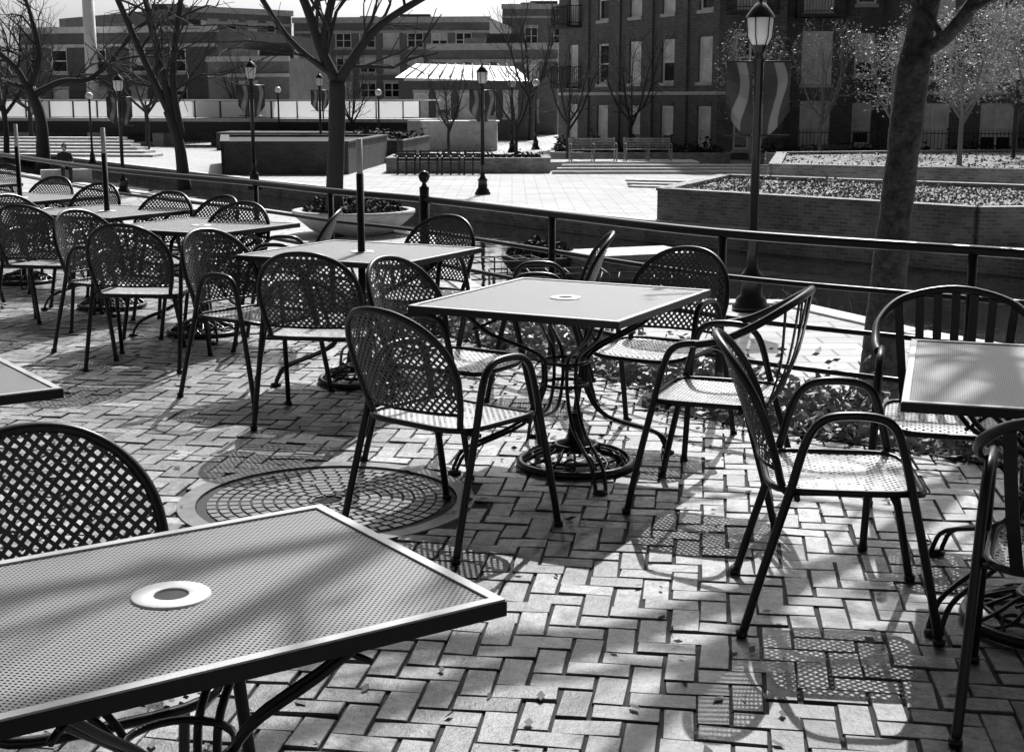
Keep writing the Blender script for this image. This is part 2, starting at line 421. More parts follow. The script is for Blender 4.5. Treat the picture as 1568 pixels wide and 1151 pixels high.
o=bpy.data.objects.new('brick_paving',me); scene.collection.objects.link(o)
mb=MB()
mb.rev([(0,-.005),(DRr-.045,-.005)],(DR[0],DR[1],0),'dark',48,False)
M['iron']=mat('weathered_cast_iron',.11,.5,12,.4)
for k,(r0,r1) in enumerate([(.06,.075)]+[(.085+.0445*i,.085+.0445*i+.034) for i in range(9)]):
    n=max(10,int(2*math.pi*(r0+r1)/2/.055))
    for i in range(n):
        a0=2*math.pi*(i+.12+.5*(k%2))/n; a1=2*math.pi*(i+.88+.5*(k%2))/n
        P=[(DR[0]+r*math.cos(a),DR[1]+r*math.sin(a)) for r,a in ((r0,a0),(r1,a0),(r1,a1),(r0,a1))]
        mb.face([(x,y,.001) for x,y in P],'iron')
        for q in range(4):
            p1,p2=P[q],P[(q+1)%4]; mb.face([(p1[0],p1[1],-.005),(p2[0],p2[1],-.005),(p2[0],p2[1],.001),(p1[0],p1[1],.001)],'iron')
mb.rev([(DRr-.04,-.01),(DRr-.04,.004),(DRr+.03,.004),(DRr+.035,-.01)],(DR[0],DR[1],0),'iron',64,False)
mb.obj('round_tree_grate')
# ------------------------------------------------------------------ railing
mb=MB()
RL=[(p[0],p[1]) for p in RAIL]
sm=[(p.x,p.y) for p in cr([(x,y,0) for x,y in RL],6)]
for z,r in ((.90,.024),(.68,.014),(.47,.014),(.26,.014)):
    mb.tube([(x-.04,y-.05,z) for x,y in sm],r,'paint',8)
for i,(x,y) in enumerate(RL):
    mb.tube([(x-.04,y-.05,-.3),(x-.04,y-.05,.89)],.022,'paint',8)
    mb.rev([(.05,0),(.05,.02),(.03,.03)],(x-.04,y-.05,0),'paint',12)
x,y=RL[6]; mb.rev([(.028,.88),(.034,.98),(.02,.99),(.012,1.01),(.03,1.025),(.04,1.055),(.03,1.085),(0,1.095)],(x-.04,y-.05,0),'paint',16)
mb.tube([(x-.04,y-.05,0),(x-.04,y-.05,.93)],.035,'paint',10)
mb.obj('metal_railing')
# ------------------------------------------------------------------ leaves
def leaves(name,pts,size,k,seed=1,parent=None,elong=1.6,flat=.6):
    rg=np.random.RandomState(seed); n=len(pts); P=np.array(pts)
    a=rg.normal(size=(n,3)); a[:,2]*=flat; a/=np.linalg.norm(a,axis=1)[:,None]
    b=rg.normal(size=(n,3)); b[:,2]*=max(flat,.1) if flat<.5 else 1; b-=a*(a*b).sum(1)[:,None]; b/=np.linalg.norm(b,axis=1)[:,None]
    s=size*rg.uniform(.5,1.3,n)[:,None]
    A=a*s*elong; B=b*s
    v=np.stack([P-A,P-B*.8,P+A,P+B*.8],1).reshape(-1,3)
    me=bpy.data.meshes.new(name); me.from_pydata(v.tolist(),[],np.arange(4*n).reshape(n,4).tolist()); me.materials.append(M[k])
    o=bpy.data.objects.new(name,me); scene.collection.objects.link(o)
    if parent: o.parent=parent
    return o
pts=[]; rg=np.random.RandomState(5)
seg=[(sm[i],sm[i+1]) for i in range(len(sm)-1) if sm[i][1]<13 ]
for a,b in seg:
    L=math.hypot(a[0]-b[0],a[1]-b[1]); t=Vector((b[0]-a[0],b[1]-a[1])).normalized()
    nx,ny=-t.y,t.x
    mid=((a[0]+b[0])/2,(a[1]+b[1])/2)
    if not inpoly(mid[0]+nx*.2,mid[1]+ny*.2,poly): nx,ny=-nx,-ny
    wi=.42 if mid[0]>.9 else .12
    for _ in range(int(L*1500)):
        q=rg.uniform(); o=rg.uniform(-.6,wi); cl=max(0,math.sin(q*L*9+o*7+mid[0]*5)*math.sin(q*L*4+mid[1]*3-o*5))
        pts.append((a[0]+(b[0]-a[0])*q+nx*o,a[1]+(b[1]-a[1])*q+ny*o,.01+abs(rg.normal(0,.045))*(.5+2.2*cl)))
leaves('groundcover_plants',pts,.019,'leaf',2)
pts=[]
for _ in range(420):
    y=rg.uniform(2.2,11); x=rg.uniform(-.4*y-.3,min(.4*y+.3,1.6))
    if inpoly(x,y,poly): pts.append((x,y,.009))
for _ in range(260):
    i=rg.randint(18,40); a=sm[i]; x=a[0]-abs(rg.normal(.5,.3)); y=a[1]-abs(rg.normal(.45,.3))
    if inpoly(x,y,poly): pts.append((x,y,.009))
leaves('fallen_leaves',pts,.013,'litter',9,flat=.12)
mb=MB()
inner=[];outer=[]
for i in range(len(sm)-1):
    a,b=sm[i],sm[i+1]; t=Vector((b[0]-a[0],b[1]-a[1])).normalized(); nx,ny=-t.y,t.x
    if not inpoly(a[0]+nx*.2,a[1]+ny*.2,poly): nx,ny=-nx,-ny
    wi=.40 if a[0]>.9 else .1
    inner.append((a[0]+nx*wi,a[1]+ny*wi)); outer.append((a[0]-nx*.62,a[1]-ny*.62))
for i in range(len(inner)-1):
    if sm[i][1]>15: break
    mb.face([(*inner[i],.008),(*outer[i],.006),(*outer[i+1],.006),(*inner[i+1],.008)],'soil')
    mb.face([(*outer[i],.006),(*outer[i],-1.3),(*outer[i+1],-1.3),(*outer[i+1],.006)],'bwall')
mb.obj('planting_bed')
# ------------------------------------------------------------------ ground, creek
NE=[(40,-30),(12,5.5),(4.85,16.7),(3.75,19.2),(2.6,19.3),(.9,18.6),(-.6,20.6),(-1.5,24.5),(-1.75,28.6),(-4.1,32.4),(-15.5,48.5),(-34,77),(-75,140)]
FE=[(70,-20),(24,12),(10.5,25),(3.2,32.5),(-8.7,48.9),(-24,72),(-66,140)]
mb=MB(); G=-1.2
mb.face([(x,y,G) for x,y in NE]+[(-75,2500,G),(-2500,2500,G),(-2500,-400,G),(40,-400,G)],'promenade')
mb.face([(x,y,G) for x,y in FE][::-1]+[(2500,-20,G),(2500,2500,G),(-66,2500,G)],'promenade')
mb.face([(-80,139.9,G-.01),(-60,139.9,G-.01),(-60,2500,G-.01),(-80,2500,G-.01)],'grass')
g=mb.obj('ground')
WZ=-1.66
mb=MB(); mb.face([(90,-60,WZ),(90,60,WZ),(-90,200,WZ),(-90,20,WZ),(-4,4,WZ)],'water'); mb.obj('creek_water')
def wallstrip(mb,P,z0,z1,k,th=.35,capk='stone',capz=.08):
    for i in range(len(P)-1):
        a,b=P[i],P[i+1]; L=math.hypot(b[0]-a[0],b[1]-a[1]); d=((b[0]-a[0])/L,(b[1]-a[1])/L)
        mb.obox(a,d,0,L,-th/2,th/2,z0,z1,k)
        if capk: mb.obox(a,d,-.02,L+.02,-th/2-.03,th/2+.03,z1+.002,z1+capz,capk)
mb=MB()
wallstrip(mb,NE,-2.3,-1.27,'bwall',.3,'concrete',.10); mb.obj('creek_retaining_wall')
mb=MB(); wallstrip(mb,FE[3:],-2.3,-1.27,'bwall',.3,'concrete',.10); wallstrip(mb,FE[:4],-2.3,-1.27,'bwall',.3,'concrete',.1); mb.obj('creek_retaining_wall')
mb=MB(); mb.obox((1.15,25.6),(.93,.36),0,2.1,-.6,.6,-2.2,-1.3,'bwall'); mb.obox((1.15,25.6),(.93,.36),-.04,2.14,-.64,.64,-1.298,-1.2,'concrete'); mb.obj('concrete_pier')
def rack(x,y,a,w=1.9,dp=.8):
    e=empty('aquatic_plant_rack',(x,y,WZ),a); mb=MB()
    for sx in (-1,0,1):
        for sy in (-1,1): mb.tube([(sx*w/2,sy*dp/2,-.4),(sx*w/2,sy*dp/2,.42)],.016,'iron',5)
    for z in (.12,.42):
        for sy in (-1,1): mb.tube([(-w/2,sy*dp/2,z),(w/2,sy*dp/2,z)],.014,'iron',5)
        for i in range(7): mb.tube([(-w/2+w*i/6,-dp/2,z),(-w/2+w*i/6,dp/2,z)],.010,'iron',5)
    mb.obj('wire_frame',e)
rack(.6,23.2,.1); rack(2.3,22.6,-.1,1.7); rack(1.2,21.0,.05,2.2); rack(-.2,25.0,.3,1.4)
rg=np.random.RandomState(77); mb=MB(); M['reed']=mat('dry_reed',.2,.8)
for cx,cy,n in ((4.3,21.5,26),(5.3,19.8,22),(6.6,17.5,22),(1.6,22.0,24),(.3,24.2,20),(3.0,24,16)):
    for _ in range(n):
        x=cx+rg.normal(0,.35); y=cy+rg.normal(0,.3); h=rg.uniform(.12,.42); mb.tube([(x,y,WZ-.1),(x+rg.normal(0,.03),y,WZ+h*.6),(x+rg.normal(0,.09),y+rg.normal(0,.06),WZ+h)],[.008,.007,.003],'reed',3,cap=False)
mb.obj('reeds')
def planter(name,P,z0,z1,top='grass',wall='bwall',cap='bwall',n=0,seed=1,leafk='midleaf',ls=.05,hh=.15):
    e=empty(name)
    mb=MB(); wallstrip(mb,P+[P[0]],z0,z1,wall,.3,cap,.07); mb.obj('brick_walls',e)
    mb=MB(); mb.face([(x,y,z1-.03) for x,y in P],top); mb.obj('soil_bed',e)
    if n:
        xs=[p[0] for p in P]; ys=[p[1] for p in P]; rg=np.random.RandomState(seed); pts=[]
        while len(pts)<n:
            x=rg.uniform(min(xs),max(xs)); y=rg.uniform(min(ys),max(ys))
            if inpoly(x,y,P): pts.append((x,y,z1-.02+abs(rg.normal(0,hh))*(.4+.6*math.sin(x*2.1)*math.sin(y*1.7))))
        leaves('plants',pts,ls,leafk,seed,e)
planter('underpass_wall_block',[(3.5,32.6),(8.9,26.95),(12.5,27.2),(16,31),(5.8,38.5)],-2.0,-.52,n=9000,seed=3,ls=.028,hh=.06)
planter('underpass_wall_block',[(7.6,41),(30,30),(40,36),(28,55),(9.5,50)],-1.2,-.35,n=5000,seed=4,ls=.035,hh=.07)
planter('underpass_wall_block',[(-4.6,53.5),(1.3,53.5),(1.3,57),(-4.6,57)],-1.2,-.7,top='soil',n=1500,seed=5,leafk='shrub',ls=.05)
planter('underpass_wall_block',[(1.8,60.5),(9,59.5),(9,63),(2,66)],-1.2,-.75,top='soil',n=3000,seed=6,leafk='shrub',ls=.08,hh=.35)
planter('underpass_wall_block',[(10.5,60.8),(34,57),(36,62),(11,63.5)],-1.2,-.8,top='soil',n=3500,seed=7,leafk='shrub',ls=.08,hh=.4)
planter('underpass_wall_block',[(-10.6,52.5),(-6.2,52.5),(-5.6,62),(-12.5,62)],-1.2,-.05,top='soil',wall='dwall',cap='dwall')  # dark brick box added in place of the underpass wall and its dark opening
planter('underpass_wall_block',[(-6.9,64),(-4.9,62),(-4.2,70),(-8,72)],-1.2,-.3,top='soil',wall='dwall',cap='dwall',n=1200,seed=9,leafk='shrub',ls=.08,hh=.3)
mb=MB()
for i in range(3): mb.box((6.0,53.0+i*.5,-1.15+.1*i),(9-.4*i,.48,.1),'stone')
for i in range(3): mb.box((6.6,44+i*.6,-1.17+.06*i),(6,.58,.06),'stone',-.35)
mb.obj('stone_steps')
def bowl(x,y,r,seed,z=G):
    e=empty('round_planter',(x,y,z)); mb=MB()
    mb.rev([(r*.55,0),(r*.7,.1),(r*.95,.36),(r,.42),(r,.5),(r*.9,.5),(r*.88,.4)],(0,0,0),'concrete' if z==G else 'dwall',40)
    mb.rev([(0,.42),(r*.89,.42)],(0,0,0),'soil',40,False); mb.obj('bowl',e)
    rg=np.random.RandomState(seed); pts=[]
    for _ in range(3500):
        a=rg.uniform(0,6.28); q=r*.85*math.sqrt(rg.uniform()); hmax=.42+.32*(1-(q/r)**2)+.12*math.sin(a*3+q*6)
        pts.append((q*math.cos(a),q*math.sin(a),rg.uniform(.4,max(.45,hmax))))
    leaves('shrub',pts,.035,'shrub',seed,e)
bowl(-3.3,29.4,1.28,1); bowl(.55,26.3,.75,2,-1.8)
# ------------------------------------------------------------------ trees
def grow(mb,p,d,r,L,depth,rg,k='bark',spread=.55,upb=.12,tips=None,minr=.004,nch=None):
    if depth==0 or r<minr:
        if tips is not None: tips.append(tuple(p))
        return
    n=3; pts=[p]; rr=[r]; dd=d.copy()
    re=r*.72
    for i in range(n):
        dd=(dd+Vector((rg.normal(0,.12),rg.normal(0,.12),rg.normal(0,.10)+upb*.25))).normalized()
        pts.append(pts[-1]+dd*L/n); rr.append(r+(re-r)*(i+1)/n)
    mb.tube(pts,rr,k,6 if r>.03 else (4 if r>.015 else 3),cap=False)
    kids=[(pts[-1],rr[-1]*.95,.35)]
    kids.append((pts[-1],rr[-1]*.75,spread))
    if rg.uniform()<.85: kids.append((pts[1],rr[1]*.6,spread*1.3))
    if rg.uniform()<.6: kids.append((pts[2],rr[2]*.5,spread*1.4))
    for (q,r2,sp) in kids:
        ax=dd.cross(Vector(rg.normal(size=3))).normalized()
        nd=(Matrix.Rotation(sp*rg.uniform(.6,1.4),3,ax)@dd); nd.z+=upb; nd.normalize()
        grow(mb,q,nd,r2,L*rg.uniform(.68,.88),depth-1,rg,k,spread,upb,tips,minr)
def tree(name,trunk,limbs,seed,k='bark',depth=6,leaf=None,leafn=0,leafs=.03,sides=12,spread=.55,Lf=1.0,minr=.004,jit=.15,upb=.12):
    e=empty(name,(trunk[0][0],trunk[0][1],trunk[0][2])); o0=Vector(trunk[0][:3]); rg=np.random.RandomState(seed)
    mb=MB()
    def tb(P,n): 
        pp=cr([Vector(q[:3])-o0 for q in P],5); rs=[]
        for i in range(len(pp)):
            f=i/5; a=int(min(f,len(P)-2)); t=f-a; rs.append((P[a][3]*(1-t)+P[a+1][3]*t)*(1+rg.normal(0,.025)))
        mb.tube(pp,rs,k,n); return pp,rs
    tb(trunk,sides); tips=[]
    for L in limbs:
        pp,rs=tb(L,8)
        d=(pp[-1]-pp[-3]).normalized()
        grow(mb,pp[-1],d,rs[-1],Lf,depth,rg,k,spread,upb,tips=tips,minr=minr)
        grow(mb,pp[-1],(d+Vector(rg.normal(0,.5,3))).normalized(),rs[-1]*.8,Lf,depth-1,rg,k,spread,upb,tips=tips,minr=minr)
        for fr in (.3,.45,.6,.75,.9):
            i=int(len(pp)*fr); ax=d.cross(Vector(rg.normal(size=3))).normalized()
            grow(mb,pp[i],(Matrix.Rotation(rg.uniform(.6,1.2),3,ax)@d).normalized(),rs[i]*.45,Lf*.8,max(1,depth-2),rg,k,spread,upb,tips=tips,minr=minr)
    mb.obj('trunk_and_branches',e)
    if leaf and tips:
        T=np.array(tips); idx=rg.randint(0,len(T),leafn); pts=T[idx]+rg.normal(0,jit,(leafn,3))
        leaves('leaves',pts.tolist(),leafs,leaf,seed,e)
# big near tree on the right; its bare crown spreads over the patio
tree('tree',[(2.50,9.35,-1.25,.19),(2.50,9.38,-.4,.140),(2.54,9.4,.5,.113),(2.585,9.4,1.2,.106),(2.63,9.4,1.85,.11)],
     [[(2.62,9.4,1.75,.10),(2.71,9.4,2.3,.085),(2.84,9.3,3.0,.08),(2.6,9.1,4.3,.075),(2.5,9.2,5.8,.05)],
      [(2.64,9.38,1.85,.05),(2.80,9.2,2.0,.05),(3.0,9.1,2.4,.048),(3.3,8.9,3.6,.04)],
      [(2.84,9.3,2.9,.07),(2.2,9.1,4.2,.075),(1.2,8.9,5.0,.07),(.2,8.7,5.7,.055)],
      [(1.9,9.0,4.4,.06),(1.3,8.4,5.2,.06),(.8,7.7,5.7,.05)],
      [(2.6,9.1,4.2,.06),(2.3,8.3,5.2,.055),(1.9,7.4,5.9,.045)],
      [(1.3,8.9,4.9,.055),(.5,9.3,5.5,.05),(-.2,9.4,6.2,.04)],
      [(2.84,9.3,3.2,.05),(3.0,9.6,4.6,.05),(2.6,9.8,6.0,.04)]],17,depth=4,leaf='leaf',leafn=1500,leafs=.03,Lf=.95,jit=.08,minr=.009)
tree('tree',[(-3.6,28.8,-1.2,.24),(-3.62,28.8,-.4,.18),(-3.55,28.8,.8,.165),(-3.5,28.8,1.9,.17)],
     [[(-3.5,28.8,1.85,.13),(-3.8,28.8,2.5,.11),(-4.1,28.8,3.4,.09),(-4.6,28.8,4.6,.07)],
      [(-3.5,28.8,1.85,.12),(-3.2,28.7,2.3,.10),(-2.6,28.6,3.0,.08),(-1.4,28.5,3.7,.06)],
      [(-3.8,28.8,2.5,.09),(-3.6,28.8,3.4,.08),(-3.3,29,4.4,.06)],
      [(-3.55,28.8,2.0,.07),(-4.4,28.6,2.7,.06),(-5.1,28.5,3.8,.05)]],21,k='barkdark',depth=5,Lf=1.2,minr=.008)
tree('tree',[(-10.1,43.6,-1.2,.22),(-10.2,43.6,.2,.16),(-10.5,43.6,1.2,.15)],
     [[(-10.4,43.6,1.0,.13),(-11.1,43.6,2.6,.11),(-11.9,43.6,4.6,.09)],
      [(-10.4,43.6,1.0,.13),(-10.6,43.6,2.4,.11),(-11.0,43.6,4.4,.09)],
      [(-10.1,43.6,.4,.12),(-10.3,43.6,2.2,.1),(-9.9,43.6,4.8,.08)]],31,k='barkdark',depth=5,Lf=1.4,minr=.01,upb=.02)
tree('tree',[(-18.5,56,-1.2,.3),(-18.5,56,.8,.22),(-18.9,56,2.0,.2)],
     [[(-18.9,56,1.9,.15),(-19.4,56,2.8,.12),(-20.6,56,3.8,.09)],
      [(-18.9,56,1.9,.15),(-18.4,56,3.2,.12),(-18.6,56,4.6,.09)],
      [(-18.9,56,1.9,.12),(-19.8,56,2.2,.1),(-21.5,56,2.6,.08)],
      [(-18.9,56,1.6,.14),(-17.6,56,2.2,.12),(-16.5,56,2.3,.09),(-15.6,56,3.0,.07)]],41,k='barkdark',depth=5,Lf=1.3,minr=.012,upb=.0)
def small_tree(x,y,h,seed,leaf=None,n=0,ls=.05,k='barkdark',depth=4,z0=-1.2,r=.09,jit=.2,wide=1.0):
    rg=np.random.RandomState(seed); T=[(x,y,z0,r),(x+rg.normal(0,.05),y,z0+h*.18,r*.8),(x,y,z0+h*.33,r*.75)]
    limbs=[]
    for i in range(5):
        a=6.28*i/5+rg.uniform(0,1); s=h*.16*wide*rg.uniform(.7,1.2)
        limbs.append([(x,y,z0+h*(.26+.015*i),r*.6),(x+math.cos(a)*s*.6,y+math.sin(a)*s*.6,z0+h*.42,r*.45),(x+math.cos(a)*s,y+math.sin(a)*s,z0+h*.6,r*.3)])
    tree('tree',T,limbs,seed,k,depth,leaf,n,ls,8,.55,h*.14,minr=.006,jit=jit)
M['barkpale']=mat('bark_pale',.2,.9)
small_tree(13.4,42.5,5.0,51,'blossom',6000,.028,'barkpale',z0=-.5,jit=.16)
small_tree(13.3,50,4.6,52,'blossom',3500,.035,'barkpale',z0=-.5,jit=.2)
small_tree(17.2,47,5.4,53,'blossom',5000,.032,'barkpale',z0=-.5,jit=.2)
small_tree(12.6,58,5.6,54,'blossom',800,.035,'barkpale',z0=-.9)
small_tree(9.6,57,5.2,55,'blossom',1300,.035,'barkpale',z0=-.9)
small_tree(2.4,60,5.6,56,None,0)
small_tree(.2,66,5.0,57,None,0)
small_tree(-3.0,68,4.6,58,None,0)
small_tree(-9.0,80,5,59,None,0); small_tree(19.5,55,6,60,'blossom',3500,.04,'barkpale',z0=-.8,jit=.3)
small_tree(-16,85,6,61); small_tree(-27,80,7,62,r=.16,wide=1.5); small_tree(-34,84,8,63,r=.16,wide=1.4); small_tree(1.2,95,9.5,64,r=.16); small_tree(-11.0,98,7,65)
small_tree(-23.5,66,7.5,66,r=.16,wide=1.5,depth=5); small_tree(-20,78,7,67,r=.14,wide=1.5); small_tree(5.2,62,6,68)
# ------------------------------------------------------------------ lamps
def lamp(x,y,h=4.0,globe=False,banner=False,z=G,rz=0):
    e=empty('street_lamp',(x,y,z),rz,h/4.0)
    mb=MB()
    mb.rev([(0,0),(.25,0),(.25,.06),(.21,.1),(.2,.16),(.15,.2),(.14,.42),(.16,.46),(.12,.5),(.075,.58),(.07,.9),(.085,.92),(.06,.96),(.055,3.2),(.08,3.22),(.05,3.28),(.09,3.36),(.11,3.4)],(0,0,0),'paint',16)
    mb.obj('post',e)
    mb=MB()
    if globe:
        mb.rev([(.05,3.38)]+[(.2*math.sin(math.pi*t/12),3.58-.2*math.cos(math.pi*t/12)) for t in range(2,13)],(0,0,0),'lanternglass',20); mb.obj('globe',e)
    else:
        mb.rev([(.10,3.4),(.15,3.5),(.17,3.72),(.14,3.78)],(0,0,0),'lanternglass',12); mb.obj('lantern_glass',e)
        mb=MB(); mb.rev([(.19,3.74),(.18,3.77),(.12,3.85),(.06,3.92),(.03,3.93),(.02,3.97),(.03,3.99),(0,4.02)],(0,0,0),'paint',12)
        for i in range(6):
            a=i*math.pi/3; mb.tube([(.105*math.cos(a),.105*math.sin(a),3.4),(.157*math.cos(a),.157*math.sin(a),3.5),(.176*math.cos(a),.176*math.sin(a),3.74)],.008,'paint',4)
        mb.obj('lantern_frame',e)
    if banner:
        mb=MB()
        for zz in (3.2,2.27): mb.tube([(-.42,0,zz),(.42,0,zz)],.012,'paint',6)
        for s in (-1,1):
            n=6
            for i in range(n):
                for j in range(6):
                    def Q(i,j):
                        u=i/n; v=j/6; x=s*(.07+.34*u); zb=2.22+.36*u**1.5
                        zz=3.19+(zb-3.19)*v; return (x,.03*math.sin(v*7+u*3),zz),(u if s>0 else 1-u,v)
                    q=[Q(i,j),Q(i+1,j),Q(i+1,j+1),Q(i,j+1)]
                    mb.face([a for a,_ in q],'banner',[b for _,b in q],True)
        mb.obj('banners',e)
lamp(3.19,18.57,4.05,banner=True)
lamp(-.86,41.45,3.75,banner=True,rz=.2); lamp(-7.98,43.85,3.95,banner=True,rz=.2); lamp(-11.4,41.5,3.5,banner=True,rz=.3)
lamp(-6.7,71.8,3.4,globe=True); lamp(0,74,3.9,globe=True); lamp(14.9,70,3.1,globe=True,z=-1.0); lamp(16.7,47.3,3.95,globe=True)
lamp(-18.2,61.6,3.2,globe=True); lamp(-8.6,64,3.9,banner=True); lamp(-13.4,82,3.6,globe=True); lamp(1.3,78,4.0,globe=True); lamp(-24,72,3.4,banner=True)
# ------------------------------------------------------------------ benches
def bench(x,y,w=1.6,a=0,k='paint',z=G):
    e=empty('park_bench',(x,y,z),a); mb=MB()
    for i in range(5): mb.box((0,-.22+.1*i,.45),(w,.07,.03),k)
    for i in range(4): mb.box((0,.26+.025*i,.54+.1*i),(w,.03,.07),k)
    for sx in (-1,0,1):
        X=sx*(w/2-.04)
        mb.box((X,-.2,.22),(.05,.05,.44),k); mb.box((X,.24,.22),(.05,.05,.44),k)
        mb.tube([(X,.26,.45),(X,.36,.9)],.025,k,6); mb.tube([(X,.28,.66),(X,-.05,.68),(X,-.22,.62),(X,-.24,.45)],.022,k,6)
    mb.obj('slats_and_frame',e)
M['wood']=mat('weathered_wood',.3,.8,5,.3)
bench(3.2,56.0,1.9,.15,'wood',-.86); bench(5.4,56.4,1.9,.1,'wood',-.86); bench(13.0,58.7,2.0,-.1,'paint'); bench(9.7,50.0,1.6,-.2,'wood')
mb=MB(); mb.box((4.3,56.4,-1.03),(6,2.4,.34),'stone'); mb.obj('stone_terrace')
for i in range(4): bench(-3.9+i*.82,52.4,.72,0,'paint')
# ------------------------------------------------------------------ buildings
def facade(mb,p0,p1,z0,z1,ops,wall,depth=.18,frame='white',lint='stone',blind=.7,seed=0,band=()):
    rg=random.Random(seed)
    L=math.hypot(p1[0]-p0[0],p1[1]-p0[1]); d=((p1[0]-p0[0])/L,(p1[1]-p0[1])/L); n=(d[1],-d[0])
    def P(a,o,z): return (p0[0]+d[0]*a+n[0]*o,p0[1]+d[1]*a+n[1]*o,z)
    xs=sorted(set([0,L]+[o[0] for o in ops]+[o[1] for o in ops])); zs=sorted(set([z0,z1]+[o[2] for o in ops]+[o[3] for o in ops]))
    for i in range(len(xs)-1):
        for j in range(len(zs)-1):
            cx=(xs[i]+xs[i+1])/2; cz=(zs[j]+zs[j+1])/2
            if any(o[0]<cx<o[1] and o[2]<cz<o[3] for o in ops): continue
            q=[(xs[i],zs[j]),(xs[i+1],zs[j]),(xs[i+1],zs[j+1]),(xs[i],zs[j+1])]
            mb.face([P(a,0,z) for a,z in q],wall,q)
    for o in ops:
        a,b,c,e=o[:4]; D=-depth
        for q in ([(a,c),(b,c)],[(b,c),(b,e)],[(b,e),(a,e)],[(a,e),(a,c)]):
            (x1,y1),(x2,y2)=q
            mb.face([P(x1,0,y1),P(x1,D,y1),P(x2,D,y2),P(x2,0,y2)],wall,[(x1,y1),(x1+.2,y1),(x2+.2,y2),(x2,y2)])
        mb.face([P(a,D,c),P(b,D,c),P(b,D,e),P(a,D,e)],'glass')
        if frame:
            fw=.10 if b-a<2 else .12
            def bar(x1,x2,y1,y2): mb.obox(p0,d,x1,x2,D+.02,D+.07,y1,y2,frame)
            bar(a,a+fw,c,e); bar(b-fw,b,c,e); bar(a+fw,b-fw,c,c+fw); bar(a+fw,b-fw,e-fw,e)
            bar(a+fw,b-fw,(c+e)/2-.03,(c+e)/2+.03)
            if b-a>1.3: bar((a+b)/2-.05,(a+b)/2+.05,c+fw,(c+e)/2-.03); bar((a+b)/2-.05,(a+b)/2+.05,(c+e)/2+.03,e-fw)
            if rg.random()<blind:
                h=rg.choice([1,1,.55,.7]); y1=e-(e-c)*h
                mb.obox(p0,d,a+fw*.5,b-fw*.5,D+.006,D+.012,y1+.02,e-.02,'blind')
        if lint:
            mb.obox(p0,d,a-.08,b+.08,-.02,.09,c-.15,c-.003,lint)
            mb.obox(p0,d,a-.05,b+.05,-.02,.03,e+.003,e+.2,'bldg2' if wall=='bldg' else lint)
    for (bz,bh) in band: mb.obox(p0,d,0,L,.002,.06,bz,bz+bh,'stone')
    return d,n,L
e=empty('brick_apartment_building',(0,0,0)); mb=MB()
A0,A1=(2.6,80),(9.4,65.5)
ops=[]
for zs in (-.85,2.3,5.55,8.8):
    for a in (5.1,8.45,11.6,14.9): ops.append((a-.6,a+.6,zs,zs+2.05))
    ops.append((1.2,2.3,zs-.1,zs+2.1))
facade(mb,A0,A1,-1.2,12.5,ops,'bldg',seed=1,band=((1.72,.16),),blind=.85)
B0,B1=(9.4,65.5),(12.4,65.2)
ops=[]
for zs in (-.75,2.3,5.5,8.7): ops.append((.75,2.1,zs,zs+2.15))
facade(mb,B0,B1,-1.2,12.5,ops,'bldg',seed=2,band=((1.72,.16),),blind=.9)
mb.face([(12.4,65.2,-1.2),(12.4,66.6,-1.2),(12.4,66.6,12.5),(12.4,65.2,12.5)],'bldg',[(0,-1.2),(1.4,-1.2),(1.4,12.5),(0,12.5)])
C0,C1=(12.4,66.6),(17.0,66.3)
ops=[]
for zs in (-.85,2.3,5.5,8.7):
    ops.append((1.0,2.4,zs-.1,zs+2.3)); ops.append((3.4,4.3,zs+.3,zs+2.2))
facade(mb,C0,C1,-1.2,12.5,ops,'bldg',seed=3,band=(),blind=.9)
mb.face([(17.0,66.3,-1.2),(17.0,63.0,-1.2),(17.0,63.0,12.5),(17.0,66.3,12.5)],'bldg',[(0,-1.2),(3.3,-1.2),(3.3,12.5),(0,12.5)])
D0,D1=(17.0,63.0),(44,57)
ops=[]
for zs in (-.75,2.4,5.2,8.7):
    for a in (1.5,4.2,7.6,11,14.5,18,22): ops.append((a-.7,a+.7,zs,zs+2.1))
facade(mb,D0,D1,-1.2,12.5,ops,'bldg',seed=4,band=((1.72,.16),),blind=.9)
mb.face([(2.6,80,12.5),(9.4,65.5,12.5),(12.4,65.2,12.5),(12.4,66.6,12.5),(17,66.3,12.5),(17,63,12.5),(44,57,12.5),(50,95,12.5),(10,95,12.5)],'slate')
mb.face([(2.6,80,-1.2),(2.6,80,12.5),(10,95,12.5),(10,95,-1.2)],'bldg',[(0,-1.2),(0,12.5),(16,12.5),(16,-1.2)])
d=(6.8/16.015,-14.5/16.015)
for a in (3.45,6.8,10.05,13.25): mb.obox(A0,d,a-.22,a+.22,.003,.12,-1.2,1.7,'bldg'); mb.obox(A0,d,a-.22,a+.22,.003,.12,1.9,12.4,'bldg')
mb.obj('walls_and_windows',e)
mb=MB()
def balcony(p0,d,a0,a1,z,out=1.1):
    mb.obox(p0,d,a0,a1,.01,out,z-.12,z,'slate')
    for zz in (z+.12,z+1.0):
        mb.obox(p0,d,a0,a1,out-.04,out,zz,zz+.04,'paint'); mb.obox(p0,d,a0,a0+.04,.02,out-.05,zz,zz+.04,'paint'); mb.obox(p0,d,a1-.04,a1,.02,out-.05,zz,zz+.04,'paint')
    n=int((a1-a0)/.13)
    for i in range(n+1):
        x=a0+(a1-a0)*i/n; mb.obox(p0,d,x-.01,x+.01,out-.03,out-.01,z,z+1.0,'paint')
    for i in range(8):
        o=out*(i+.5)/8; mb.obox(p0,d,a0+.01,a0+.03,o-.01,o+.01,z,z+1.0,'paint'); mb.obox(p0,d,a1-.03,a1-.01,o-.01,o+.01,z,z+1.0,'paint')
dB=(3/3.015,-.3/3.015)
for z in (2.2,5.4): balcony(A0,d,.8,2.7,z,.9)
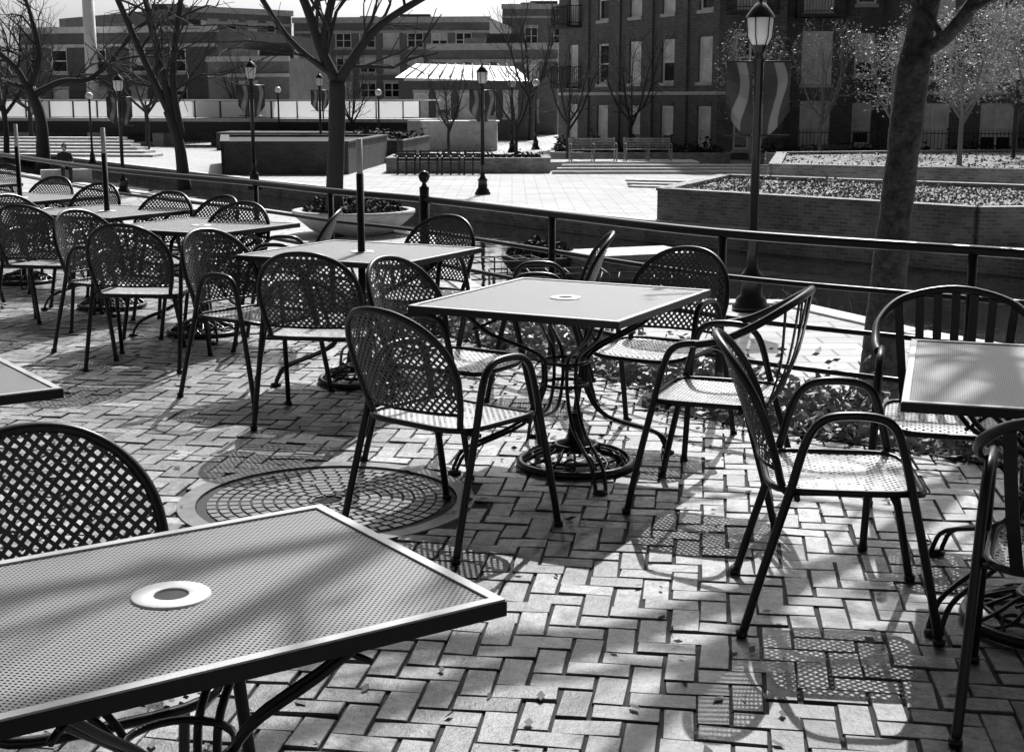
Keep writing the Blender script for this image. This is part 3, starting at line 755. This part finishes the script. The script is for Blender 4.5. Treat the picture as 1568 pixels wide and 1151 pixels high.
balcony(B0,dB,.3,2.6,5.4); balcony(B0,dB,.3,2.6,8.6); balcony(C0,(1,-.065),.6,2.9,5.3,1.0)
mb.obj('balconies',e)
mb=MB(); P=[(11.5,64.2),(16.5,62.4),(40,55.5)]
for a,b in zip(P[:-1],P[1:]):
    L=math.hypot(b[0]-a[0],b[1]-a[1]); dd=((b[0]-a[0])/L,(b[1]-a[1])/L)
    for z in (-.95,.05): mb.obox(a,dd,0,L,-.02,.02,z,z+.04,'paint')
    for i in range(int(L/.16)): mb.obox(a,dd,i*.16,i*.16+.025,.022,.045,-1.2,.2,'paint')
mb.obj('iron_fence')
def simple_building(name,p0,p1,z1,back,rows,wall,ww=1.3,wh=1.7,sp=3.2,seed=0,trim=.4,par=True,frame='white',z0=-1.2,lint='stone',blind=.4):
    e=empty(name); mb=MB(); L=math.hypot(p1[0]-p0[0],p1[1]-p0[1]); ops=[]
    n=int((L-1.5)/sp); m=(L-n*sp)/2
    for zs in rows:
        for i in range(n):
            a=m+sp*(i+.5); ops.append((a-ww/2,a+ww/2,zs,zs+wh))
    d,nn,L=facade(mb,p0,p1,z0,z1,ops,wall,seed=seed,frame=frame,lint=lint,blind=blind)
    q0=(p0[0]-nn[0]*back,p0[1]-nn[1]*back); q1=(p1[0]-nn[0]*back,p1[1]-nn[1]*back)
    mb.face([(*p1,z0),(*q1,z0),(*q1,z1),(*p1,z1)],wall,[(0,z0),(back,z0),(back,z1),(0,z1)])
    mb.face([(*q0,z0),(*p0,z0),(*p0,z1),(*q0,z1)],wall,[(0,z0),(back,z0),(back,z1),(0,z1)])
    mb.face([(*p0,z1),(*p1,z1),(*q1,z1),(*q0,z1)],'slate')
    if par:
        mb.obox(p0,d,-.1,L+.1,.003,.25,z1-trim,z1+.1,'stone')
        mb.obox(p0,d,0,L,.003,.1,z1-trim-.9,z1-trim-.7,'stone')
    mb.box(((p0[0]+q1[0])/2,(p0[1]+q1[1])/2,z1+.5),(3,2,1),'bldg2'); mb.box(((p0[0]*.7+q1[0]*.3),(p0[1]*.7+q1[1]*.3),z1+.3),(1.6,1.2,.6),'stone')
    mb.obj('walls_and_windows',e); return e
simple_building('brick_office_building',(-27.5,124),(-20,131),9.2,25,(-.6,2.0,4.4,6.6),'bldg3',1.0,1.5,2.0,seed=5)
simple_building('brick_office_building',(-19.8,131),(-2,129),8.6,25,(-.6,1.6,3.8,6.0),'bldg3',1.5,1.35,2.2,seed=6)
simple_building('brick_office_building',(-6.5,112),(3.5,110),5.6,10,(-.2,2.6),'bldg3',1.3,1.5,2.0,seed=7)
simple_building('brick_office_building',(-32.5,95),(-18.8,92),6.0,20,(.6,3.2),'bldg2',1.2,1.5,2.8,seed=8,trim=.3)
simple_building('brick_warehouse',(-18.2,86),(-13.2,85),3.9,8,(1.2,),'bldg3',1.1,1.2,2.4,seed=9,trim=.2)
simple_building('brick_office_building',(-60,100),(-34,98),4.0,20,(.6,2.3),'bldg2',1.4,1.1,3.4,seed=10,trim=.3)
simple_building('brick_office_building',(-1.0,150),(8,150),11,20,(1,4,7),'bldg3',1.4,1.8,3,seed=12)
e=empty('pavilion_building'); mb=MB()
facade(mb,(-7.6,96),(1.6,96),-1.2,2.7,[(1+1.5*i,2+1.5*i,.3,1.9) for i in range(5)],'bldg2',seed=3)
mb.face([(-7.8,95.6,2.9),(1.2,95.6,2.65),(.2,99,3.7),(-6.6,99,3.9)],'tile'); mb.face([(1.2,95.6,2.65),(1.2,102,2.65),(.2,99,3.7)],'bldg2')
mb.face([(1.6,96,-1.2),(1.6,103,-1.2),(1.6,103,2.7),(1.6,96,2.7)],'bldg2'); mb.face([(-7.6,96,-1.2),(-7.6,96,2.7),(-7.6,103,2.7),(-7.6,103,-1.2)],'bldg2')
mb.face([(-7.8,102,2.65),(1.2,102,2.65),(.2,99,3.7),(-6.6,99,3.9)],'tile')
for i in range(11): mb.tube([(-7.1+i*.75,95.7,2.93),(-6.2+i*.58,98.9,3.88)],.05,'bldg3',4)
mb.obj('walls_and_roof',e)
e=empty('footbridge'); mb=MB()
b0,b1=(-36,88),(-4.9,80); L=math.hypot(31.1,-8); d=(31.1/L,-8/L)
mb.obox(b0,d,-6,L,-3.2,0,.22,.42,'concrete'); mb.obox(b0,d,-6,L,-3.0,-.1,-.45,.217,'slate')
for o in (-.06,-3.1):
    mb.obox(b0,d,-6,L,o-.03,o+.03,1.42,1.5,'white')
    for i in range(24): mb.obox(b0,d,-6+i*1.6,-5.94+i*1.6,o-.03,o+.03,.42,1.417,'slate')
    for i in range(23): mb.obox(b0,d,-5.9+i*1.6,-4.44+i*1.6,o-.01,o+.01,.48,1.38,'panel')
for a in (6,15): mb.obox(b0,d,a,a+.7,-2.8,-.4,-1.9,-.452,'concrete')
mb.obj('deck_and_parapet',e)
mb=MB(); mb.box((-2.8,77.5,-.45),(4.0,3,1.5),'concrete'); mb.box((-2.8,77.5,.34),(4.2,3.2,.07),'stone'); mb.box((-5.3,79.6,-.4),(1.0,1.2,1.5),'concrete'); mb.obj('bridge_abutment')
mb=MB(); mb.obox((-16,77),(1,0),0,9.5,-5,0,-1.9,-.25,'dwall'); mb.obj('abutment_wall') 
mb=MB()
for i in range(6): mb.box((-29,70+i*1.4,-1.2+.06+.12*i),(24-1.5*i,1.38,.12),'stone',-.12)
mb.obj('terrace_steps')
mb=MB(); mb.rev([(.55,-1.2),(.5,-.4),(.42,.2),(.36,9.5),(0,9.6)],(-26.9,92,0),'white',16); mb.obj('light_column')
# ------------------------------------------------------------------ seated person
def person(x,y,z,rz):
    e=empty('seated_person',(x,y,z),rz)
    J=[(0,0,.50),(0,.02,.68),(0,.06,.92),(0,.09,1.03),
       (.10,0,.50),(.12,-.42,.52),(.12,-.40,.08),(.12,-.52,.04),
       (-.10,0,.50),(-.12,-.42,.52),(-.12,-.40,.08),(-.12,-.52,.04),
       (.19,.06,.93),(.23,-.05,.68),(.14,-.30,.62),(-.19,.06,.93),(-.23,-.05,.68),(-.14,-.30,.62)]
    E=[(0,1),(1,2),(2,3),(0,4),(4,5),(5,6),(6,7),(0,8),(8,9),(9,10),(10,11),(2,12),(12,13),(13,14),(2,15),(15,16),(16,17)]
    Rr=[.15,.13,.16,.07,.10,.075,.05,.045,.10,.075,.05,.045,.065,.05,.04,.065,.05,.04]
    me=bpy.data.meshes.new('body'); me.from_pydata(J,E,[]); me.materials.append(M['cloth'])
    o=bpy.data.objects.new('body',me); scene.collection.objects.link(o); o.parent=e
    o.modifiers.new('skin','SKIN')
    for i,v in enumerate(me.skin_vertices[0].data if me.skin_vertices else []): v.radius=(Rr[i],Rr[i])
    o.modifiers.new('sub','SUBSURF').levels=1
    mb=MB(); mb.rev([(.001,1.05),(.05,1.06),(.075,1.12),(.085,1.18),(.07,1.25),(.03,1.285),(0,1.29)],(0,.07,0),'skin',12); mb.obj('head',e)
    mb=MB(); mb.rev([(.088,1.16),(.092,1.21),(.078,1.265),(.035,1.3),(0,1.305)],(0,.085,0),'cloth',12); mb.rev([(0,1.14),(.014,1.15),(.01,1.18),(0,1.19)],(0,-.01,0),'skin',6); mb.obj('hair_and_nose',e)
person(-14.9,47.3,G,.4)
mb=MB(); mb.box((-14.9,47.35,G+.22),(1.6,.45,.44),'concrete',.4); mb.obj('stone_bench')
# ------------------------------------------------------------------ light
w=bpy.data.worlds.new('World'); scene.world=w; w.use_nodes=True; nt=w.node_tree
sky=N(nt,'ShaderNodeTexSky'); sky.sky_type='NISHITA'; sky.sun_disc=False
sky.sun_elevation=math.radians(44.4); sky.sun_rotation=math.radians(11.5); sky.dust_density=3.0
bw=N(nt,'ShaderNodeRGBToBW'); bg=nt.nodes['Background']; bg.inputs[1].default_value=.08
nt.links.new(sky.outputs[0],bw.inputs[0])
pw=mth(nt,'POWER',bw.outputs[0],1.8); pw=mth(nt,'MULTIPLY',pw,.32)
nt.links.new(pw,bg.inputs[0])
sd=bpy.data.lights.new('sun','SUN'); sd.energy=5.0; sd.angle=math.radians(.5); sd.color=(1,1,1)
so=bpy.data.objects.new('sun',sd); scene.collection.objects.link(so)
so.rotation_euler=Vector((.2,1,1)).to_track_quat('Z','Y').to_euler(); so.location=(5,20,30)
cd=bpy.data.cameras.new('camera'); cd.sensor_width=36; cd.lens=36*2150/1568; cd.clip_end=5000; cd.clip_start=.05
co=bpy.data.objects.new('camera',cd); scene.collection.objects.link(co); co.location=(0,0,1.58); co.rotation_euler=(math.radians(90-11.19),0,0)
scene.camera=co
scene.view_settings.view_transform='Standard'; scene.view_settings.look='None'; scene.view_settings.exposure=0
